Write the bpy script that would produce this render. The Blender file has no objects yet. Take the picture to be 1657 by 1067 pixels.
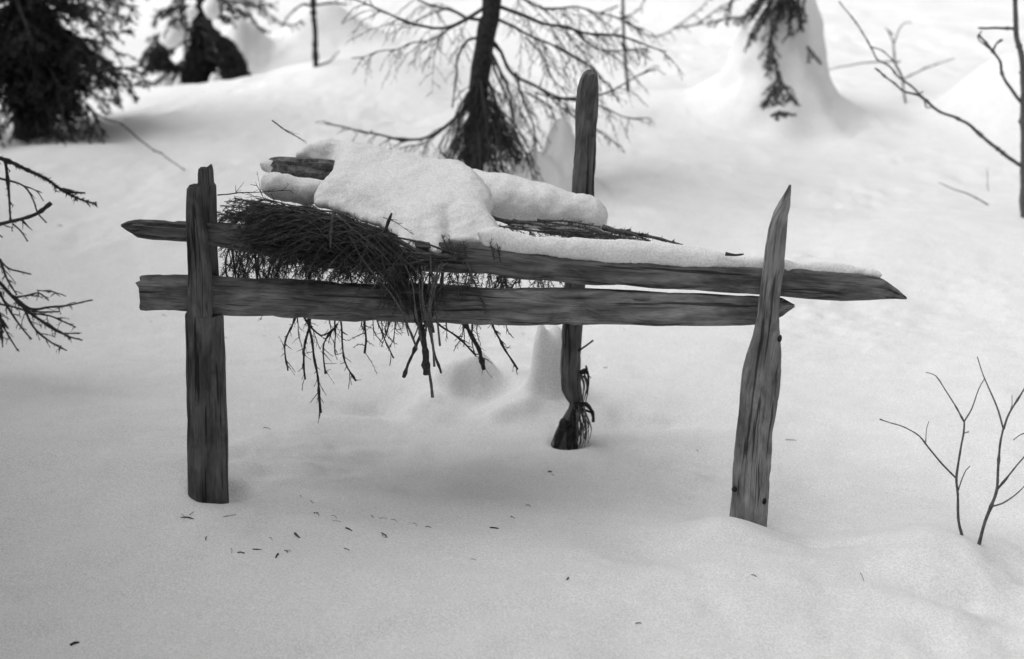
import bpy, bmesh, math, random
import numpy as np
from mathutils import Vector, Matrix, noise as mnoise

random.seed(7)
S = bpy.context.scene
COL = S.collection
R = math.radians

# ------------------------------------------------------------------ camera
CAM_Z = 1.6
PITCH = R(17.0)
PW, PH = 1657.0, 1067.0
FPX = PW / 36.0 * 50.0
cam_d = bpy.data.cameras.new('camera')
cam = bpy.data.objects.new('camera', cam_d)
COL.objects.link(cam)
cam.location = (0, 0, CAM_Z)
cam.rotation_euler = (R(90) - PITCH, 0, 0)
cam_d.sensor_width = 36
cam_d.lens = 50
cam_d.clip_start = 0.05
cam_d.clip_end = 2000
cam_d.dof.use_dof = True
cam_d.dof.focus_distance = 3.75
cam_d.dof.aperture_fstop = 2.5
S.camera = cam

# ------------------------------------------------------------------ world / sun / exposure
SUN_EL, SUN_AZ = R(50), R(262)      # azimuth clockwise from +Y (veiled sun over the trees at left)
w = bpy.data.worlds.new("World")
S.world = w
w.use_nodes = True
nt = w.node_tree
bg = nt.nodes['Background']
sky = nt.nodes.new('ShaderNodeTexSky')
sky.sky_type = 'NISHITA'
sky.sun_disc = False
sky.sun_elevation = SUN_EL
sky.sun_rotation = SUN_AZ
sky.air_density = 1.0
sky.dust_density = 4.0
bw = nt.nodes.new('ShaderNodeRGBToBW')
nt.links.new(sky.outputs[0], bw.inputs[0])
nt.links.new(bw.outputs[0], bg.inputs[0])
bg.inputs[1].default_value = 0.08
sl = bpy.data.lights.new('sun', 'SUN')
sl.energy = 1.6
sl.angle = R(85)
sun = bpy.data.objects.new('sun', sl)
COL.objects.link(sun)
sd = Vector((math.sin(SUN_AZ) * math.cos(SUN_EL), math.cos(SUN_AZ) * math.cos(SUN_EL), math.sin(SUN_EL)))
sun.rotation_euler = (-sd).to_track_quat('-Z', 'Y').to_euler()
sun.location = sd * 20
S.view_settings.view_transform = 'Standard'
S.view_settings.look = 'None'
S.view_settings.gamma = 1
S.view_settings.use_curve_mapping = False
S.view_settings.exposure = 0.67

# ------------------------------------------------------------------ pixel -> world helpers
def ray(px, py):
    a = (px - PW / 2) / FPX
    b = (PH / 2 - py) / FPX
    return Vector((a, math.cos(PITCH) + b * math.sin(PITCH), -math.sin(PITCH) + b * math.cos(PITCH)))

def P(px, py, Y):
    d = ray(px, py)
    t = Y / d.y
    return Vector((d.x * t, Y, CAM_Z + d.z * t))

def pxm(Y):                       # metres per photo pixel at distance Y
    return Y / math.cos(R(12)) / FPX

# ------------------------------------------------------------------ materials (the photo is black and white)
def mat(name):
    m = bpy.data.materials.new(name)
    m.use_nodes = True
    return m, m.node_tree, m.node_tree.nodes['Principled BSDF']

def ramp(nt, src, stops):
    r = nt.nodes.new('ShaderNodeValToRGB')
    e = r.color_ramp.elements
    while len(e) < len(stops):
        e.new(0.5)
    for k, (p, v) in enumerate(stops):
        e[k].position = p
        e[k].color = (v, v, v, 1)
    nt.links.new(src, r.inputs[0])
    return r.outputs[0]

def tex_noise(nt, vec, scale, detail=4, rough=0.6, dist=0.0):
    n = nt.nodes.new('ShaderNodeTexNoise')
    n.inputs['Scale'].default_value = scale
    n.inputs['Detail'].default_value = detail
    n.inputs['Roughness'].default_value = rough
    n.inputs['Distortion'].default_value = dist
    nt.links.new(vec, n.inputs['Vector'])
    return n.outputs['Fac']

def mapping(nt, vec, sc):
    n = nt.nodes.new('ShaderNodeMapping')
    n.inputs['Scale'].default_value = sc
    nt.links.new(vec, n.inputs['Vector'])
    return n.outputs[0]

def bump(nt, bsdf, h, strength, dist, prev=None):
    b = nt.nodes.new('ShaderNodeBump')
    b.inputs['Strength'].default_value = strength
    b.inputs['Distance'].default_value = dist
    nt.links.new(h, b.inputs['Height'])
    if prev is not None:
        nt.links.new(prev, b.inputs['Normal'])
    nt.links.new(b.outputs[0], bsdf.inputs['Normal'])
    return b.outputs[0]

def mul(nt, a, b):
    m = nt.nodes.new('ShaderNodeMix')
    m.data_type = 'RGBA'
    m.blend_type = 'MULTIPLY'
    m.inputs[0].default_value = 1
    nt.links.new(a, m.inputs[6])
    nt.links.new(b, m.inputs[7])
    return m.outputs[2]

def snow_material():
    m, t, b = mat('snow')
    tc = t.nodes.new('ShaderNodeTexCoord').outputs['Object']
    big = ramp(t, tex_noise(t, tc, 9, 5, 0.6), [(0.3, 0.88), (0.7, 0.93)])
    grain = ramp(t, tex_noise(t, tc, 200, 3, 0.8), [(0.40, 0.77), (0.60, 1.0)])
    t.links.new(mul(t, big, grain), b.inputs['Base Color'])
    b.inputs['Roughness'].default_value = 0.9
    b.inputs['Specular IOR Level'].default_value = 0.15
    n1 = bump(t, b, tex_noise(t, tc, 28, 5, 0.65), 0.22, 0.008)
    bump(t, b, tex_noise(t, tc, 240, 3, 0.7), 0.55, 0.0030, n1)
    return m

def wood_material(name, lo, hi, streak=1.0):
    m, t, b = mat(name)
    at = t.nodes.new('ShaderNodeAttribute')
    at.attribute_name = 'grain'
    v = at.outputs['Vector']
    fine = tex_noise(t, mapping(t, v, (13, 190, 190)), 1.0, 5, 0.7, 0.5)
    mid = tex_noise(t, mapping(t, v, (6.0, 46, 46)), 1.0, 4, 0.6, 0.5)
    blot = tex_noise(t, mapping(t, v, (9, 22, 22)), 1.0, 4, 0.6, 0.6)
    c1 = ramp(t, fine, [(0.30, 0.45), (0.5, 0.85), (0.70, 1.0)])
    c2 = ramp(t, mid, [(0.30, lo * 1.25), (0.5, (lo + hi) / 2), (0.72, hi)])
    c3 = ramp(t, blot, [(0.34, 0.45), (0.6, 1.0)])
    crack = tex_noise(t, mapping(t, v, (3.0, 90, 90)), 1.0, 3, 0.5, 0.3)
    c4 = ramp(t, crack, [(0.36, 0.30), (0.40, 1.0)])
    t.links.new(mul(t, mul(t, mul(t, c1, c2), c3), c4), b.inputs['Base Color'])
    b.inputs['Roughness'].default_value = 0.85
    b.inputs['Specular IOR Level'].default_value = 0.2
    n1 = bump(t, b, fine, 0.9 * streak, 0.003)
    bump(t, b, mid, 0.8 * streak, 0.006, n1)
    return m

def bark_material(name, lo, hi, scale=60):
    m, t, b = mat(name)
    tc = t.nodes.new('ShaderNodeTexCoord').outputs['Object']
    n = tex_noise(t, tc, scale, 5, 0.7, 0.4)
    t.links.new(ramp(t, n, [(0.35, lo), (0.65, hi)]), b.inputs['Base Color'])
    b.inputs['Roughness'].default_value = 0.9
    b.inputs['Specular IOR Level'].default_value = 0.15
    bump(t, b, n, 0.9, 0.006)
    return m

M_SNOW = snow_material()
M_POST = wood_material('weathered post wood', 0.10, 0.24)
M_POST_L = wood_material('pale weathered plank wood', 0.19, 0.46)
M_RAIL = wood_material('weathered rail wood', 0.10, 0.42)
M_RAIL_D = wood_material('dark weathered rail wood', 0.08, 0.30)
M_BARK = bark_material('spruce bark', 0.018, 0.055)
M_LOG = bark_material('rough grey log bark', 0.07, 0.26, 55)
M_BARK_L = bark_material('flaking pale bark', 0.06, 0.22, 90)
M_TWIG = bark_material('twig bark', 0.03, 0.085, 120)
M_TWIG_L = bark_material('pale twig bark', 0.08, 0.19, 120)
M_BIRCH = bark_material('birch twig bark', 0.07, 0.16, 80)
M_NEEDLE = bark_material('spruce needles', 0.026, 0.065, 40)
M_NEEDLE_FAR = bark_material('frosted spruce needles', 0.035, 0.10, 12)

# ------------------------------------------------------------------ mesh builder
class MB:
    def __init__(self):
        self.v = []; self.f = []; self.g = []; self.mi = []

    def build(self, name, mats, parent=None, smooth=True):
        me = bpy.data.meshes.new(name)
        me.from_pydata([tuple(p) for p in self.v], [], self.f)
        if not isinstance(mats, (list, tuple)):
            mats = [mats]
        for m in mats:
            me.materials.append(m)
        if self.mi and len(mats) > 1:
            me.polygons.foreach_set('material_index', self.mi)
        if smooth:
            me.polygons.foreach_set('use_smooth', [True] * len(me.polygons))
        if len(self.g) == len(self.v) and self.g:
            a = me.attributes.new('grain', 'FLOAT_VECTOR', 'POINT')
            a.data.foreach_set('vector', [c for p in self.g for c in p])
        me.update()
        o = bpy.data.objects.new(name, me)
        COL.objects.link(o)
        if parent is not None:
            o.parent = parent
            o.matrix_parent_inverse = Matrix.Translation(-parent.location)
        return o

def empty(name, loc, label=None, cat=None, group=None):
    o = bpy.data.objects.new(name, None)
    COL.objects.link(o)
    o.location = loc
    o.empty_display_size = 0.1
    tag(o, label, cat, group)
    return o

def tag(o, label=None, cat=None, group=None, kind=None):
    if label: o['label'] = label
    if cat: o['category'] = cat
    if group: o['group'] = group
    if kind: o['kind'] = kind
    return o

def rebase(o, p):
    """put the origin of a single-mesh thing at its base"""
    p = Vector(p)
    o.data.transform(Matrix.Translation(-p))
    o.location = p
    return o

def smooth_path(pts, step):
    """Catmull-Rom through pts (Vectors), resampled about every step metres"""
    pts = [Vector(p) for p in pts]
    if len(pts) < 3:
        a, b = pts[0], pts[-1]
        n = max(2, int((b - a).length / step) + 1)
        return [a.lerp(b, i / (n - 1)) for i in range(n)]
    out = []
    q = [pts[0] * 2 - pts[1]] + pts + [pts[-1] * 2 - pts[-2]]
    for i in range(1, len(q) - 2):
        p0, p1, p2, p3 = q[i - 1], q[i], q[i + 1], q[i + 2]
        n = max(1, int((p2 - p1).length / step))
        for k in range(n):
            t = k / n
            out.append(0.5 * ((2 * p1) + (p2 - p0) * t + (2 * p0 - 5 * p1 + 4 * p2 - p3) * t * t + (3 * p1 - p0 - 3 * p2 + p3) * t ** 3))
    out.append(pts[-1])
    return out

def tube(mb, pts, r0, r1, n=5, wob=0.0, mi=0, knots=0.0):
    m = len(pts)
    if m < 2:
        return
    base = len(mb.v)
    t0 = (pts[1] - pts[0]).normalized()
    ref = Vector((0, 0, 1)) if abs(t0.z) < 0.9 else Vector((1, 0, 0))
    u = t0.cross(ref).normalized()
    ln = 0.0
    for i, p in enumerate(pts):
        a = pts[max(0, i - 1)]; b = pts[min(m - 1, i + 1)]
        t = (b - a)
        t = t.normalized() if t.length > 1e-9 else t0
        u = (u - t * u.dot(t))
        u = u.normalized() if u.length > 1e-6 else t.orthogonal().normalized()
        v = t.cross(u)
        f = i / (m - 1)
        r = r0 + (r1 - r0) * f
        if knots and random.random() < knots:
            r *= 1.5
        if wob:
            r *= 1 + wob * (random.random() - 0.5)
        if i: ln += (p - pts[i - 1]).length
        for k in range(n):
            an = 2 * math.pi * k / n
            d = u * math.cos(an) + v * math.sin(an)
            mb.v.append(p + d * r)
            mb.g.append((ln, math.cos(an) * r, math.sin(an) * r))
    for i in range(m - 1):
        for k in range(n):
            a = base + i * n + k; b = base + i * n + (k + 1) % n
            mb.f.append((a, b, b + n, a + n)); mb.mi.append(mi)
    mb.f.append(tuple(base + k for k in reversed(range(n)))); mb.mi.append(mi)
    mb.f.append(tuple(base + (m - 1) * n + k for k in range(n))); mb.mi.append(mi)

def needles(mb, pts, per_m, ln, wd, mi=1, droop=0.0, start=0.0):
    """many thin leaf faces all round a twig path"""
    m = len(pts)
    for i in range(m - 1):
        if i / m < start: continue
        a, b = pts[i], pts[i + 1]
        seg = b - a
        L = seg.length
        if L < 1e-6: continue
        t = seg / L
        o1 = t.orthogonal().normalized(); o2 = t.cross(o1)
        c = per_m * L
        c = int(c) + (1 if random.random() < c - int(c) else 0)
        for _ in range(c):
            p = a + seg * random.random()
            an = random.random() * 6.283
            d = (t * 0.75 + o1 * math.cos(an) + o2 * math.sin(an))
            d.z -= droop
            d = d.normalized() * ln * (0.6 + 0.7 * random.random())
            s = d.cross(Vector((random.random() - .5, random.random() - .5, random.random() - .5)))
            s = s.normalized() * wd * 0.5 if s.length > 1e-8 else o1 * wd * .5
            k = len(mb.v)
            mb.v += [p - s, p + s, p + d]
            mb.g += [(0, 0, 0)] * 3
            mb.f.append((k, k + 1, k + 2)); mb.mi.append(mi)

def jitter(pts, amp, freq=6.0):
    sd = random.random() * 100
    out = []
    for i, p in enumerate(pts):
        f = min(1, i / 3)
        q = Vector((p.x * freq + sd, p.y * freq, p.z * freq))
        out.append(p + mnoise.noise_vector(q) * amp * f)
    return out

def rvec():
    while True:
        v = Vector((random.uniform(-1, 1), random.uniform(-1, 1), random.uniform(-1, 1)))
        if 0.05 < v.length < 1: return v.normalized()

def twiggy(mb, pts, r0, spacing, tlen, needle=None, droop=0.25, mi=0, sub=True, flat=0.5, start=0.15, fwd=0.8, rt=None):
    """side twigs (and their own twigs) along a branch path"""
    m = len(pts)
    tot = sum((pts[i + 1] - pts[i]).length for i in range(m - 1))
    if tot < 1e-4: return
    acc = 0.0; nxt = tot * start; side = 1
    for i in range(m - 1):
        a, b = pts[i], pts[i + 1]
        L = (b - a).length
        while nxt < acc + L:
            f = nxt / tot
            p = a.lerp(b, (nxt - acc) / max(L, 1e-6))
            t = (b - a).normalized()
            o = t.cross(Vector((0, 0, 1)))
            o = o.normalized() if o.length > 0.1 else rvec()
            d = t * fwd + o * side * random.uniform(0.4, 1.1) + rvec() * flat + Vector((0, 0, -droop))
            d.normalize()
            ll = tlen * (1.1 - 0.75 * f) * random.uniform(0.5, 1.25)
            q = [p, p + d * ll * 0.5 + rvec() * ll * 0.06, p + d * ll + Vector((0, 0, -droop * ll * 0.4)) + rvec() * ll * 0.08]
            q = smooth_path(q, max(ll / 5, 0.008))
            rr = rt if rt else max(r0 * 0.35, 0.0007)
            tube(mb, q, rr, rr * 0.45, 4, 0.5, mi, 0.15)
            if needle:
                needles(mb, q, *needle)
            if sub:
                twiggy(mb, q, rr, spacing * 0.9, ll * 0.4, needle, droop, mi, False, flat, 0.25, fwd, rr * 0.7)
            side = -side
            nxt += spacing * random.uniform(0.6, 1.4)
        acc += L

# ------------------------------------------------------------------ terrain
def h2(ix, iy, s):
    n = (ix.astype(np.int64) * 374761393 + iy.astype(np.int64) * 668265263 + s * 1442695041) & 0xffffffff
    n = ((n ^ (n >> 13)) * 1274126177) & 0xffffffff
    return ((n ^ (n >> 16)) & 0xffff) / 65535.0

def vnoise(x, y, s=0):
    ix = np.floor(x); iy = np.floor(y)
    fx = x - ix; fy = y - iy
    fx = fx * fx * fx * (fx * (fx * 6 - 15) + 10); fy = fy * fy * fy * (fy * (fy * 6 - 15) + 10)
    a = h2(ix, iy, s); b = h2(ix + 1, iy, s); c = h2(ix, iy + 1, s); d = h2(ix + 1, iy + 1, s)
    return (a * (1 - fx) + b * fx) * (1 - fy) + (c * (1 - fx) + d * fx) * fy - 0.5

def gs(x, y, cx, cy, rx, ry, rot=0, pw=1.0):
    c, s = math.cos(rot), math.sin(rot)
    u = ((x - cx) * c + (y - cy) * s) / rx
    v = (-(x - cx) * s + (y - cy) * c) / ry
    return np.exp(-(u * u + v * v) ** pw)

def sstep(a, b, x):
    t = np.clip((x - a) / (b - a), 0, 1)
    return t * t * (3 - 2 * t)

BUMPS = []     # cx, cy, rx, ry, rot, power, height

def height(x, y):
    x = np.asarray(x, dtype=float); y = np.asarray(y, dtype=float)
    z = np.where(y > 4.6, (y - 4.6) * 0.040, 0.0) * sstep(4.2, 6.5, y)
    z = z
    z = np.minimum(z, 9.0)
    z = z + 0.12 * vnoise(x * 0.45, y * 0.45, 3) * sstep(4.5, 8, y)
    z = z + 0.06 * vnoise(x * 1.1 + 5, y * 1.1, 4)
    z = z + 0.034 * vnoise(x * 2.9, y * 2.9, 5)
    patch = 0.35 + 1.3 * np.clip(vnoise(x * 1.7, y * 2.3, 11) + .5, 0, 1) ** 2
    z = z + 0.018 * vnoise(x * 8.0, y * 8.0, 6) * patch + 0.0095 * vnoise(x * 17, y * 21, 7) * patch + 0.0040 * vnoise(x * 41, y * 47, 8) * patch
    dent = np.clip(vnoise(x * 6.5, y * 7.5, 12) - .30, 0, 1)
    z = z - 0.10 * dent ** 1.5 * patch
    wx = x + 0.050 * vnoise(x * 8, y * 8, 21) + 0.022 * vnoise(x * 20, y * 20, 22)
    wy = y + 0.050 * vnoise(x * 8, y * 8, 23) + 0.022 * vnoise(x * 20, y * 20, 24)
    for (cx, cy, rx, ry, rot, pw, h) in BUMPS:
        if 0.09 > rx or rx > 0.3 or cy < 4: z = z + h * gs(x, y, cx, cy, rx, ry, rot, pw)
        else: z = z + h * gs(wx, wy, cx, cy, rx, ry, rot, pw)
    return z

def H(x, y):
    return float(height(np.array([x]), np.array([y]))[0])

def G(px, py):
    """first hit of a photo pixel's ray on the snow"""
    d = ray(px, py)
    t = np.linspace(1.5, 40, 6000)
    zz = CAM_Z + d.z * t
    hh = height(d.x * t, d.y * t)
    k = np.argmax(zz < hh)
    tt = t[k]
    return Vector((d.x * tt, d.y * tt, float(hh[k])))

def addb(px, Y, rx, ry, h, rot=0, pw=1.0):
    BUMPS.append((P(px, 500, Y).x, Y, rx, ry, rot, pw, h))

YL, YR, YB = 3.60, 3.46, 4.21      # left, right and rear post distances

# pit under the rack, and the lips of snow round it
addb(840, 4.20, 0.62, 0.42, -0.07, 0, 1.0)
addb(1020, 4.75, 0.55, 0.35, 0.02)
addb(640, 3.05, 1.0, 0.28, 0.025, 0.12)
addb(1180, 3.36, 0.24, 0.16, 0.045, 0.2)           # mound before the right post
addb(1250, 3.48, 0.05, 0.06, -0.03)
addb(1300, 3.05, 0.40, 0.22, 0.035, -0.15)
addb(1585, 3.22, 0.20, 0.16, 0.085)                 # mound at the young birch
addb(1620, 2.98, 0.17, 0.06, -0.045, -0.3)
addb(338, YL, 0.095, 0.090, -0.030)
addb(340, YL + 0.02, 0.074, 0.066, -0.045, 0, 3.0)
addb(925, YB, 0.06, 0.06, -0.03, 0, 2.0)
addb(1190, 3.33, 0.14, 0.10, 0.045, 0.3)                 # hollow round the left post
addb(420, 3.75, 0.05, 0.05, -0.018)
addb(1350, 3.30, 0.14, 0.03, -0.018, -0.2)
addb(1070, 4.35, 0.12, 0.05, -0.028)
addb(590, 4.45, 0.14, 0.06, -0.04, 0.1)
addb(745, 4.62, 0.105, 0.09, 0.10, 0, 3.0)          # snowed-over stump, low
addb(891, 4.50, 0.060, 0.06, 0.185, 0, 3.6)
addb(868, 4.47, 0.032, 0.035, 0.055, 0, 1.5)
addb(908, 4.55, 0.05, 0.05, 0.035, 0, 1.5)
addb(842, 4.44, 0.095, 0.06, 0.045, 0.2, 1.3)
addb(795, 4.62, 0.12, 0.09, 0.05, 0.2, 1.3)
addb(700, 4.50, 0.10, 0.08, 0.035, 0.2, 1.3)          # snow pillar behind the rear post
addb(884, 4.50, 0.12, 0.13, 0.050, 0, 1.2)
addb(960, 4.36, 0.14, 0.12, 0.025)
for (px, Y, rx, ry, h) in [(180, 2.55, 0.10, 0.04, 0.022), (260, 2.50, 0.09, 0.04, -0.020), (560, 2.55, 0.10, 0.06, 0.026),
                           (640, 2.60, 0.09, 0.05, -0.022), (760, 2.75, 0.12, 0.04, 0.014), (820, 2.62, 0.10, 0.05, -0.012),
                           (450, 2.75, 0.25, 0.05, -0.018), (900, 2.85, 0.20, 0.05, 0.018), (700, 2.9, 0.26, 0.05, 0.02),
                           (1180, 2.6, 0.3, 0.06, 0.012), (480, 2.42, 0.12, 0.04, 0.012)]:
    addb(px, Y, rx, ry, h, 0.25)
# rear swells
     # crest in front of the dark spruce
BUMPS.append((3.50, 9.3, 0.62, 0.6, 0.0, 1.8, 0.46))        # big swell at the right edge
BUMPS.append((1.72, 9.35, 0.45, 0.35, 0.0, 1.0, 0.14))      # skirt of snow round the little spruce
BUMPS.append((1.2, 9.6, 1.2, 0.5, 0.3, 1.0, 0.10))
addb(868, 7.15, 0.15, 0.13, 0.26, 0, 1.2)      # lumps at the foot of the middle spruce
addb(903, 7.4, 0.10, 0.12, 0.28, 0, 1.2)
addb(925, 7.3, 0.12, 0.12, 0.14, 0, 1.2)
BUMPS.append((-0.1, 7.5, 0.6, 0.5, 0.0, 1.0, 0.12))
BUMPS.append((-3.2, 4.2, 0.9, 0.9, 0.0, 1.0, 0.10))

# tie the snow surface to where the photo shows it
ANCH = [(338, 826, 3.60, .45), (1188, 838, 3.37, .14), (1243, 864, 3.44, .05), (1060, 905, 3.25, .12), (1330, 890, 3.28, .12), (905, 728, 4.21, .25), (1556, 866, 3.24, .25), (1590, 884, 3.21, .15), (60, 222, 9.0, .8),
        (150, 178, 10.3, .7), (230, 158, 10.4, .6), (330, 147, 10.5, .6), (420, 133, 10.5, .6), (520, 104, 10.6, .6), (600, 86, 10.8, .7), (330, 166, 11.9, .7), (200, 130, 12.6, .8), (432, 60, 12.9, .28),
        (388, 26, 12.8, .26), (480, 30, 13.0, .26), (530, 4, 13.2, .4), (770, 298, 7.4, .6), (1250, 204, 9.0, .6), (1655, 352, 6.6, .7), (60, 700, 3.9, .6)]
def _solve():
    xy = np.array([(P(a, b, Y).x, Y) for a, b, Y, r in ANCH]); zt = np.array([P(a, b, Y).z for a, b, Y, r in ANCH])
    rr = np.array([a[3] for a in ANCH])
    K = np.stack([gs(xy[:, 0], xy[:, 1], xy[j, 0], xy[j, 1], rr[j], rr[j]) for j in range(len(ANCH))], -1)
    wt = np.linalg.solve(K + np.eye(len(ANCH)) * .003, zt - height(xy[:, 0], xy[:, 1]))
    print('anchor weights', np.round(wt, 3))
    for j in range(len(ANCH)):
        BUMPS.append((xy[j, 0], xy[j, 1], rr[j], rr[j], 0, 1.0, float(wt[j])))
_solve()

def terrain():
    # finest in the foreground, coarser outwards
    def axis(lo, hi, c0, c1, fine, grow):
        a = list(np.arange(c0, c1, fine))
        s = fine; x = a[-1]
        while x < hi:
            s *= grow; x += s; a.append(x)
        s = fine; x = a[0]; pre = []
        while x > lo:
            s *= grow; x -= s; pre.append(x)
        return np.array(pre[::-1] + a)
    xs = axis(-300, 300, -2.0, 2.0, 0.0125, 1.022)
    y1 = axis(-60, 5.2, 2.0, 5.2, 0.0125, 1.03)
    s = 0.0125; y = y1[-1]; ext = []
    while y < 500:
        s = min(s * 1.012, 0.05) if y < 14 else s * 1.06
        y += s; ext.append(y)
    ys = np.concatenate([y1, np.array(ext)])
    X, Y = np.meshgrid(xs, ys)
    Z = height(X, Y)
    n, m = len(ys), len(xs)
    co = np.stack([X, Y, Z], -1).reshape(-1, 3)
    me = bpy.data.meshes.new('snow_ground')
    me.vertices.add(n * m)
    me.vertices.foreach_set('co', co.ravel())
    idx = np.arange(n * m).reshape(n, m)
    q = np.stack([idx[:-1, :-1], idx[:-1, 1:], idx[1:, 1:], idx[1:, :-1]], -1).reshape(-1, 4)
    me.loops.add(q.size)
    me.loops.foreach_set('vertex_index', q.ravel())
    me.polygons.add(len(q))
    me.polygons.foreach_set('loop_start', np.arange(len(q)) * 4)
    me.polygons.foreach_set('use_smooth', np.ones(len(q), dtype=bool))
    me.update(calc_edges=True)
    me.materials.append(M_SNOW)
    o = bpy.data.objects.new('ground', me)
    COL.objects.link(o)
    tag(o, kind='structure')
    print('terrain', n * m)

terrain()

# ------------------------------------------------------------------ hewn timber
def timber(name, stations, thick, material, horiz=True, parent=None, nseg=22, step=0.012, ex=3.0, rough=0.0035, jag=0.006, seed=0.0, gouge=0.0):
    """stations: horizontal (px, top py, bottom py, Y[, thick]); vertical (py, left px, right px, Y[, thick])"""
    A = []; B = []; T = []
    for s in stations:
        if horiz:
            A.append(P(s[0], s[1], s[3])); B.append(P(s[0], s[2], s[3]))
        else:
            A.append(P(s[1], s[0], s[3])); B.append(P(s[2], s[0], s[3]))
        T.append(s[4] if len(s) > 4 else thick)
    # resample linearly, then a light smoothing
    a = []; b = []; tt = []
    for i in range(len(A) - 1):
        n = max(1, int((((A[i + 1] + B[i + 1]) - (A[i] + B[i])).length * 0.5) / step))
        for k in range(n):
            f = k / n
            a.append(A[i].lerp(A[i + 1], f)); b.append(B[i].lerp(B[i + 1], f)); tt.append(T[i] + (T[i + 1] - T[i]) * f)
    a.append(A[-1]); b.append(B[-1]); tt.append(T[-1])
    mb = MB()
    m = len(a); ln = 0
    for i in range(m):
        c = (a[i] + b[i]) / 2
        wv = (a[i] - b[i]) / 2
        w_ = wv.length
        wn = wv.normalized()
        j0, j1 = max(0, i - 2), min(m - 1, i + 2)
        t = ((a[j1] + b[j1]) - (a[j0] + b[j0])).normalized()
        dn = t.cross(wn).normalized()
        if i: ln += (c - (a[i - 1] + b[i - 1]) / 2).length
        th = tt[i]
        endf = 0
        if i < 2: endf = -1
        if i > m - 3: endf = 1
        for k in range(nseg):
            an = 2 * math.pi * k / nseg
            ca, sa = math.cos(an), math.sin(an)
            cx = math.copysign(abs(ca) ** (2 / ex), ca); cy = math.copysign(abs(sa) ** (2 / ex), sa)
            g = mnoise.noise(Vector((ln * 3.0, cx * 9 + seed, cy * 9))) * 1.2 + mnoise.noise(Vector((ln * 9.0, cx * 26 + seed, cy * 26))) * 0.8
            low = mnoise.noise(Vector((ln * 7.0, cx * 2.2 + seed + 9, cy * 2.2)))
            dd = g * rough + low * rough * 1.6
            if gouge:
                gg = mnoise.noise(Vector((ln * 22.0, cx * 4 + seed + 40, cy * 4)))
                dd -= max(0, gg - 0.15) * gouge
            sc = max(0.15, min(1, w_ / 0.012))
            p = c + wn * cx * (w_ + dd * sc) + dn * cy * (th + dd * sc)
            if endf:
                p += t * jag * mnoise.noise(Vector((cx * 6 + seed, cy * 6, endf * 5))) * 2
            mb.v.append(p)
            mb.g.append((ln, cx * w_, cy * th))
    for i in range(m - 1):
        for k in range(nseg):
            p = i * nseg + k; q = i * nseg + (k + 1) % nseg
            mb.f.append((p, q, q + nseg, p + nseg))
    for i in (0, m - 1):
        c = len(mb.v)
        ctr = sum((mb.v[i * nseg + k] for k in range(nseg)), Vector()) / nseg
        mb.v.append(ctr); mb.g.append((i * 0.3, 0, 0))
        for k in range(nseg):
            p = i * nseg + k; q = i * nseg + (k + 1) % nseg
            mb.f.append((p, q, c) if i else (q, p, c))
    o = mb.build(name, material, parent)
    o.data.set_sharp_from_angle(angle=R(50))
    return o

# left post: a round log cut into two prongs that clasp the rails
lp = empty('split_post', (P(338, 800, YL).x, YL, H(P(338, 800, YL).x, YL)),
           'dark round post on the left whose split top clasps both rails', 'post')
timber('log', [(930, 305, 372, YL), (800, 304, 369, YL), (700, 303, 367, YL), (600, 302, 364, YL), (520, 301, 362, YL), (506, 301, 361, YL)],
       0.050, M_POST, False, lp, 28, ex=2.2, rough=0.0030, jag=0.002, seed=1)
timber('prong', [(660, 318, 338, YL - 0.022), (600, 312, 342, YL - 0.026), (540, 305, 344, YL - 0.031), (512, 303, 344, YL - 0.0335), (440, 304, 341, YL - 0.037), (380, 302, 335, YL - 0.040), (330, 301.5, 328, YL - 0.042), (306, 302, 325, YL - 0.043), (300, 306, 322, YL - 0.043)],
       0.017, M_POST, False, lp, 18, ex=3, rough=0.0026, jag=0.004, seed=2)
timber('prong', [(512, 322, 361, YL + 0.042), (450, 322, 355, YL + 0.042), (400, 319, 352, YL + 0.040), (340, 319, 350, YL + 0.038), (300, 319, 350, YL + 0.036), (296, 319, 347, YL + 0.036), (280, 319.5, 346, YL + 0.036), (273, 321, 344, YL + 0.036)],
       0.015, M_POST, False, lp, 18, ex=3, rough=0.0030, jag=0.009, seed=3)

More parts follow.
